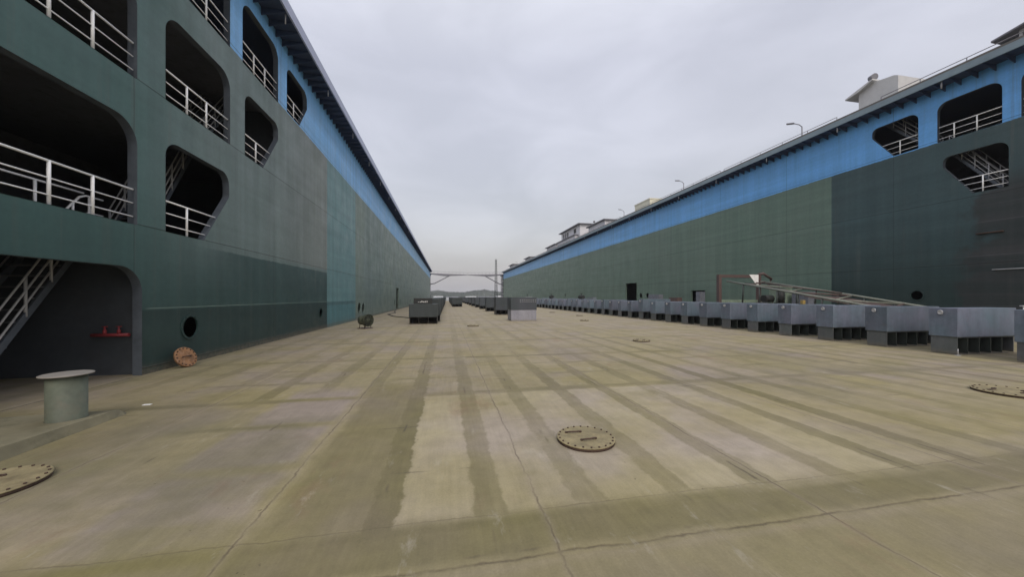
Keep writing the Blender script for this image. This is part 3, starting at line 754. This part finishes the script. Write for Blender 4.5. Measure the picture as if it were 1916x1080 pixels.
lids = [((1.53, 3.66, 0.32), 'round khaki bolted manhole cover in the middle foreground'),
        ((-3.76, 3.66, 0.34), 'round khaki bolted manhole cover cut by the left picture edge beside the plinth'),
        ((9.22, 4.13, 0.42), 'round bolted manhole cover cut by the right picture edge'),
        ((1.44, 19.1, 0.32), 'small distant manhole cover in front of the gap between left and centre blocks'),
        ((6.95, 11.5, 0.30), 'dark manhole cover alone in the right middle distance'),
        ((9.14, 22.1, 0.30), 'distant manhole cover right of the pale based block, nearest of three'),
        ((11.15, 28.0, 0.30), 'distant manhole cover near the right row, middle of three'),
        ((10.77, 34.5, 0.30), 'distant manhole cover near the right row, farthest of three')]
pl = make_lid()
for k, ((x, y, r), lab) in enumerate(lids):
    o = pl if k == 0 else copy_tree(pl)
    o.location = (x, y, 0); s_ = r/0.32; o.scale = (s_, s_, 1)
    o.rotation_euler.z = 0.15*k-0.15 if k else -0.15
    tag(o, lab, 'manhole cover', 'bolted manhole covers on the dock floor')
# leaning rusty cover below the porthole
lc = empty('porthole_cover', (-5.72, 9.22, 0.02))
m = MB(); m.cyl((0, 0, -0.03), (0, 0, 0.018), 0.235, 36); m.build('plate', M['rust'], lc)
m = MB()
for k in range(16):
    a = 2*math.pi*k/16; m.cyl((0.205*math.cos(a), 0.205*math.sin(a), 0.018), (0.205*math.cos(a), 0.205*math.sin(a), 0.035), 0.014, 6)
m.tube([(-0.09, 0, 0.01), (-0.09, 0, 0.055), (0.09, 0, 0.055), (0.09, 0, 0.01)], 0.012, 6)
m.build('bolts', M['dkrust'], lc)
# local +Z faces the camera side and upward; lower edge on the floor, upper edge against the wall
nrm = Vector((0.86, -0.24, 0.40)).normalized()
lc.rotation_euler = nrm.to_track_quat('Z', 'Y').to_euler()
drop = 0.235*math.sqrt(1-nrm.z**2)
lc.location = (-5.86, 9.2, drop+0.012)
tag(lc, 'round rusty orange cover plate leaning against the left wall under the open porthole', 'cover')

# ------------------------------------------------------------------ plinth + bollard
m = MB(); bm_ = m.bm
prof = [(0.3, 0.17), (2.0, 0.165), (3.2, 0.155), (4.2, 0.135), (5.0, 0.115), (5.5, 0.095), (5.62, 0.07), (5.72, 0.004)]
rows_ = []
for (y, z) in prof:
    xe = -4.22-0.025*max(0, y-3)
    rows_.append([bm_.verts.new(p) for p in ((xe, y, 0.001), (xe-0.05, y, z-0.012), (xe-0.075, y, z), (-6.0, y, z*0.55), (-6.0, y, 0.001))])
for a_, b_ in zip(rows_, rows_[1:]):
    for k in range(4): bm_.faces.new((a_[k], b_[k], b_[k+1], a_[k+1]))
bm_.faces.new(rows_[0]); bm_.faces.new(rows_[-1][::-1])
tag(m.build('concrete_plinth', M['plinth']), 'low raised concrete slab with a tapering kerb under the bollard at left', 'plinth')
bl = empty('bollard', (-4.57, 5.2, 0.095))
m = MB(); m.tube([(0, 0, 0), (0, 0, 0.015), (0, 0, 0.55)], [0.178, 0.168, 0.168], 40); m.build('post', M['boll'], bl)
m = MB(); m.tube([(0, 0, 0.55), (0, 0, 0.562), (0, 0, 0.568)], [0.222, 0.225, 0.21], 40); m.build('cap', M['bolltop'], bl)
tag(bl, 'short grey green round steel bollard with a flat wider cap on the left plinth', 'bollard')

# small scrap of paper
tag(MB().box(-0.05, 0.05, -0.02, 0.03, 0, 0.006).build('paper_scrap', M['white'], loc=(-4.35, 6.05, 0.002)), 'tiny white scrap lying on the floor beyond the plinth', 'litter')

# ------------------------------------------------------------------ fan unit
fn = empty('ventilation_fan', (-4.05, 18.75, 0))
ax = Vector((0.80, -0.60, 0)).normalized(); c0 = Vector((0, 0, 0.42))
m = MB(); m.tube([c0-ax*0.28, c0-ax*0.27, c0+ax*0.08], [0.16, 0.24, 0.24], 28, True); m.build('casing', M['ventg'], fn)
m = MB(); m.tube([c0+ax*0.08, c0+ax*0.09, c0+ax*0.26], [0.25, 0.31, 0.31], 32, False); m.tube([c0+ax*0.26, c0+ax*0.09], [0.295, 0.29], 32, False)
m.build('shroud', M['ventg'], fn)
m = MB(); side_ = Vector((0, 0, 1)).cross(ax).normalized()
for rr in (0.08, 0.15, 0.22, 0.28):
    m.tube([c0+ax*0.26+side_*rr*math.cos(2*math.pi*k/20)+Vector((0, 0, 1))*rr*math.sin(2*math.pi*k/20) for k in range(21)], 0.006, 5)
for k in range(6):
    a = math.pi*k/6; v_ = side_*math.cos(a)+Vector((0, 0, 1))*math.sin(a); m.tube([c0+ax*0.26-v_*0.29, c0+ax*0.26+v_*0.29], 0.007, 5)
m.cyl(c0+ax*0.05, c0+ax*0.25, 0.09, 16); m.build('grille', M['ventg'], fn)
MB().cyl(c0+ax*0.10, c0+ax*0.11, 0.28, 24).build('backing', M['dark'], fn)
for a_, b_ in ((-0.2, 0.18), (-0.2, -0.18), (0.18, 0.2), (0.18, -0.2)):
    q = ax*a_+side_*b_; MB().tube([(q.x, q.y, 0.03), (q.x*0.9, q.y*0.9, 0.28)], 0.015, 6).build('leg', M['dkrust'], fn)
MB().box(-0.28, 0.28, -0.24, 0.24, 0, 0.03, mat=Matrix.Rotation(math.atan2(ax.y, ax.x), 4, 'Z')).build('skid', M['brown'], fn)
tag(fn, 'round dirty green ventilation fan on short legs near the left wall', 'fan')

# cable from left door to the blocks
cb = MB(); cb.tube([(-5.95, 44.0, 0.03), (-5.6, 40, 0.03), (-5.0, 36.5, 0.03), (-5.2, 33, 0.03), (-4.2, 29.5, 0.03), (-3.0, 27.6, 0.03), (-2.3, 26.5, 0.03)], 0.035, 6)
tag(cb.build('cable', M['cable']), 'black cable lying on the floor from the left doorway to the left block row', 'cable')

# ------------------------------------------------------------------ truss gangway lying behind the right row
tg = empty('truss_gangway', (17.3, 11, 0))
def P(x, t, dz=0):   # t: 0 low near end, 1 high far end
    return (x-17.3, (11.2+7.7*t)-11, 1.18+1.42*t+dz)
m = MB()
m.tube([P(17.3, -0.12), P(17.3, 0.5), P(17.3, 1.0)], 0.055, 8); m.tube([P(19.8, -0.2), P(19.8, 0.5, .03), P(19.8, 1.0)], 0.055, 8)
m.build('top_rail', M['pipe'], tg)
m = MB()
for x in (17.3, 19.8): m.tube([P(x, -0.1, -0.8+0.3), P(x, 1.0, -1.35)], 0.045, 8)
m.build('bottom_chord', M['pipe'], tg)
for i, t in enumerate((0.12, 0.27, 0.42, 0.56, 0.7, 0.84)):
    for x in (17.3, 19.8):
        MB().tube([P(x, t), P(x, t+0.01*(i % 2), -0.75-0.5*t)], 0.045, 6).build('upright', M['trussd'], tg)
ts = [-0.05, 0.08, 0.2, 0.34, 0.48, 0.64, 0.8, 0.96]
for i, (a, b) in enumerate(zip(ts, ts[1:])):
    xa, xb = (17.3, 19.8) if i % 2 == 0 else (19.8, 17.3)
    MB().tube([P(xa, a), P(xb, b)], 0.042, 6).build('cross_brace', M['pipe' if i % 3 else 'brown'], tg)
m = MB(); m.tube([P(18.5, 0.02, -0.12), P(18.5, 0.98, -0.1)], 0.035, 6); m.tube([P(19.3, 0.35, 0.12), P(19.3, 0.98, -0.05)], 0.03, 6)
m.build('inner_pipe', M['brown'], tg)
q = [P(17.5, -0.06, -0.13), P(19.6, -0.06, -0.13), P(19.6, 0.4, -0.13), P(17.5, 0.4, -0.13)]
m = MB(); m.poly(q, None, (0, 0, 0.02)); m.build('walkway_plate', M['brown'], tg)
tag(tg, 'long green pipe truss sloping down behind the right row of blocks', 'gangway')
fr = empty('portal_gantry', (16.85, 19.05, 0))
MB().box(0, 0.2, 0, 0.2, 0, 2.84).build('post', M['brown'], fr)
MB().box(2.93, 3.13, 0, 0.2, 0, 2.84).build('post', M['brown'], fr)
MB().box(0, 3.13, 0.002, 0.198, 2.841, 3.02).build('top_beam', M['brown'], fr)
MB().box(0.2, 2.93, 0.05, 0.17, 1.25, 1.42).build('lower_beam', M['cabg'], fr)
m = MB(); m.poly([(2.2, -0.03, 3.04), (2.9, -0.03, 3.04), (2.9, -0.03, 2.35), (2.78, -0.03, 2.35)], None, (0, 0.02, 0)); m.build('corner_plate', M['white'], fr)
m = MB(); m.tube([(3.0, 0.1, 3.05), (3.3, 0.0, 3.12), (3.7, -0.2, 2.75), (3.5, -0.2, 2.4)], 0.09, 8); m.build('hanging_hose', M['brown'], fr)
tag(fr, 'red brown steel portal frame with a white corner plate behind the right row', 'frame')

# cabinets and clutter by the right wall
def cabinet(x, y, w_, h, mk, label, z=0.0):
    e = empty('cabinet', (x, y, z)); MB().box(0, 0.5, 0, w_, 0, h, 0.015).build('body', M[mk], e)
    MB().box(-0.012, -0.001, 0.06, w_-0.06, 0.12, h-0.1).build('door', M[mk], e)
    m = MB(); m.box(-0.04, -0.013, w_*0.75, w_*0.75+0.03, h*0.5, h*0.6); m.build('handle', M['dkrust'], e)
    tag(e, label, 'cabinet')
cabinet(20.9, 18.2, 1.15, 2.15, 'cabg', 'pale green upright cabinet behind the right row below the truss')
cabinet(21.0, 16.9, 1.0, 1.9, 'cabv', 'grey upright cabinet just right of the pale green one')
random.seed(3)
# valve stands / clutter on the far part of the row
def valve(x, y, z, s_, label):
    e = empty('valve', (x, y, z)); e.scale = (s_, s_, s_)
    MB().tube([(0, -0.5, 0.18), (0, 0.5, 0.18)], 0.16, 12).build('pipe_body', M['dark'], e)
    m = MB()
    for yy in (-0.5, -0.12, 0.12, 0.5): m.cyl((0, yy-0.03, 0.18), (0, yy+0.03, 0.18), 0.24, 16)
    m.build('flange', M['dark'], e)
    m = MB(); m.tube([(0, 0, 0.2), (0, 0, 0.6)], 0.05, 8)
    m.tube([(0.17*math.cos(2*math.pi*k/12), 0.17*math.sin(2*math.pi*k/12), 0.6) for k in range(13)], 0.025, 6); m.build('handwheel', M['dark'], e)
    tag(e, label, 'valve', 'black valves lying on the far blocks')
valve(14.6, 34.9+1.2, 1.42, 0.9, 'black flanged valve lying on top of a far block in the right row')
valve(14.6, 47.2, 1.45, 0.9, 'black valve on a block left of the other, farther along the right row')
for (x, y, z, wl, mk, lab) in ((14.3, 58.6, 1.47, 3.6, 'housew', 'pale metal strip resting on the far blocks of the right row'),
                           (14.4, 32.6, 1.44, 1.5, 'cabv', 'flat grey plate resting on a block near the dark doorway')):
    tag(MB().box(0, 0.35, 0, wl, 0, 0.12).build('steel_strip', M[mk], loc=(x, y, z)), lab, 'strip')
# bulky equipment by the wall seen over the row
for (x, y, w_, h, mk, lab) in ((20.8, 31.3, 1.8, 1.85, 'cabv', 'low grey equipment box by the right wall below the small porthole pair'),
                             (21.4, 26.3, 0.5, 2.05, 'cabv', 'small grey junction box standing right of the rectangular opening'),
                             (20.6, 28.2, 1.2, 1.55, 'brown', 'brownish stack of steel below the rectangular opening')):
    cabinet(x, y, w_, h, mk, lab)
# dark motors under the portal
for (x, y, lab) in ((18.9, 17.6, 'dark round motor on the ground under the portal gantry'), (19.5, 17.3, 'dark upright pump beside the round motor under the portal gantry')):
    e = empty('motor', (x, y, 0)); up = 'upright' in lab
    MB().box(-0.25, 0.25, -0.2, 0.2, 0, 1.25, 0.02).build('stand', M['trussd'], e)
    m = MB(); m.cyl((-0.28, 0, 1.5), (0.28, 0, 1.5), 0.22, 18) if not up else m.cyl((0, 0, 1.25), (0, 0, 1.95), 0.2, 18)
    m.build('casing', M['dark'], e); tag(e, lab, 'motor')
# thin white posts by the nearest blocks
for (x, y, lab) in ((16.15, 7.0, 'thin white pole standing between the two nearest right blocks'),):
    m = MB(); m.tube([(0, 0, 0), (0, 0, 1.34)], 0.022, 8); e = empty('marker_pole', (x, y, 0)); m.build('pole', M['white'], e)
    MB().box(-0.12, 0.03, -0.03, 0.03, 1.335, 1.36).build('top_bracket', M['oldwhite'], e); tag(e, lab, 'pole')
m = MB(); m.tube([(0, 0, 0), (0, 0, 0.18)], 0.009, 6); m.box(-0.05, 0.05, -0.04, 0.04, 0.0, 0.01); tag(m.build('marker_peg', M['oldwhite'], loc=(13.72, 7.05, 0)), 'small off white peg at the foot of a right row block', 'peg')
# small yellow item on the blocks row
tag(MB().box(-0.07, 0.07, -0.06, 0.06, 0, 0.17, 0.02).build('jerrycan', M['yellow'], loc=(14.6, 11.97, 1.295)), 'small dull yellow can standing on a right row block', 'can')

# ------------------------------------------------------------------ on top of the right wall
def street_lamp(y, label):
    e = empty('street_lamp', (24.2, y, TOPZ))
    MB().tube([(0, 0, 0), (0, 0, 0.12), (0, 0, 0.13), (0, 0, 1.7)], [0.09, 0.09, 0.045, 0.035], 10).build('pole', M['lamp'], e)
    MB().tube([(0, 0, 1.68), (-0.1, 0.12, 1.88), (-0.25, 0.35, 2.05)], 0.028, 8).build('arm', M['lamp'], e)
    m = MB(); m.box(-0.09, 0.09, 0, 0.46, -0.045, 0.04, 0.03, mat=Matrix.Translation((-0.24, 0.33, 2.06)) @ Matrix.Rotation(R(30), 4, 'Z') @ Matrix.Rotation(R(14), 4, 'X'))
    m.build('lamp_head', M['lamp'], e)
    tag(e, label, 'street lamp', 'street lamps along the top of the right wall')
street_lamp(19.9, 'nearest and largest grey street lamp on top of the right wall')
street_lamp(32.1, 'second grey street lamp from the right on top of the right wall')
street_lamp(44.4, 'small street lamp beside the cream cabin on the right wall')
street_lamp(118, 'tiny farthest street lamp on top of the right wall')

def cabin(x, y, lx, ly, h, mk, label, over=0.35, windows=(), arch=True, light=False, name='deck_cabin', roofm='roof'):
    e = empty(name, (x, y, TOPZ))
    if arch:
        pts = [(0, 0, 0), (0, 0, h)]
        pts += [(0, ly*k/10, h+0.30*min(1, 2.2*(1-k/10))*min(1.0, 0.25+1.1*k/10)) for k in range(1, 10)]
        pts += [(0, ly, h), (0, ly, 0)]
        m = MB(); m.poly(pts, None, (lx, 0, 0)); wl = m.build('wall', M[mk], e)
        m = MB(); m.poly([(-over, ly-0.15, h+0.02), (-over, ly+over*2.2, h-0.12), (-over, ly+over*2.2, h-0.04), (-over, ly*0.55, h+0.40), (-over, ly*0.55, h+0.33)], None, (lx+2*over, 0, 0)); m.build('roof', M[roofm], e)
    else:
        m = MB(); m.box(0, lx, 0, ly, 0, h); wl = m.build('wall', M[mk], e)
        m = MB(); m.box(-over, lx+over, -over, ly+over, h, h+0.14); m.build('roof', M[roofm], e)
    for (ya, yb, za, zb) in windows:
        f_ = MB().box(-0.03, 0.0-0.001, ya-0.06, yb+0.06, za-0.06, zb+0.06).build('window', M['oldwhite'], e)
        MB().box(-0.036, -0.031, ya, yb, za, zb).build('pane', M['dark'], f_)
    if light:
        s_ = empty('searchlight', (0, 0, 0)); bpy.data.objects.remove(s_)
        m = MB(); m.tube([(0, 0, 0), (0, 0, 0.35)], 0.03, 6); m.tube([(0, -0.22, 0.35), (0, -0.22, 0.1), (0, -0.22, -0.1)], 0.02, 6)
        m.tube([(-0.05, -0.18, 0.48), (0.02, 0.12, 0.52), (0.02, 0.14, 0.52)], [0.19, 0.15, 0.05], 14)
        o = m.build('searchlight', M['lamp'], e); o.location = (0.3, ly*0.75, h+0.22)
    tag(e, label, 'cabin')
    return e
cabin(24.3, 14.75, 3.0, 1.85, 2.05, 'house', 'large pale grey cabin with an arched roof and a searchlight on the right wall', over=0.25, light=True, roofm='house')
cabin(24.6, 6.6, 3.0, 4.2, 1.55, 'house', 'grey roofed cabin with a floodlight cut by the right picture edge', over=0.3, light=True)
cabin(24.2, 38.2, 2.6, 3.4, 1.75, 'housey', 'cream cabin on top of the right wall beside a small street lamp', arch=False, over=0.05, roofm='housey')
cabin(24.2, 60.5, 3.2, 10.5, 3.3, 'housew', 'tallest white two storey cabin with a dark roof edge on the right wall', arch=False, over=0.5,
      windows=((2.0, 3.1, 2.1, 2.9), (6.2, 6.8, 1.9, 2.9), (7.4, 8.0, 1.9, 2.9), (8.6, 9.2, 1.9, 2.9)))
cabin(23.6, 61.5, 0.59, 10.4, 1.45, 'housew', 'low white annex in front of the tallest cabin', arch=False, over=0.25)
cabin(24.2, 50.3, 3.0, 6.3, 1.85, 'housew', 'white cabin with a mast just right of the tallest cabin', arch=False, over=0.35, light=True)
cabin(24.2, 75, 3.0, 7.0, 1.75, 'housew', 'small white cabin left of the tallest cabin', arch=False, over=0.4)
cabin(24.2, 99, 3.0, 6.5, 1.6, 'housew', 'tiny far white cabin on the right wall', arch=False, over=0.5)
cabin(24.2, 124, 3.0, 8, 1.8, 'housew', 'tiny farthest white cabin at the end of the right wall', arch=False, over=0.6)

# ------------------------------------------------------------------ haze
hz = bpy.data.materials.new('harbour_haze'); hz.use_nodes = True; t_ = hz.node_tree; t_.nodes.clear()
pv = t_.nodes.new('ShaderNodeVolumePrincipled'); pv.inputs['Color'].default_value = (0.86, 0.87, 0.92, 1); pv.inputs['Density'].default_value = 0.0004
pv.inputs['Anisotropy'].default_value = 0.2
ou = t_.nodes.new('ShaderNodeOutputMaterial'); t_.links.new(pv.outputs[0], ou.inputs['Volume'])
tag(MB().box(-1310, 1510, -410, 1310, -4.6, 34).build('haze', hz), 'thin grey harbour haze that pales the far shore', None, kind='stuff')
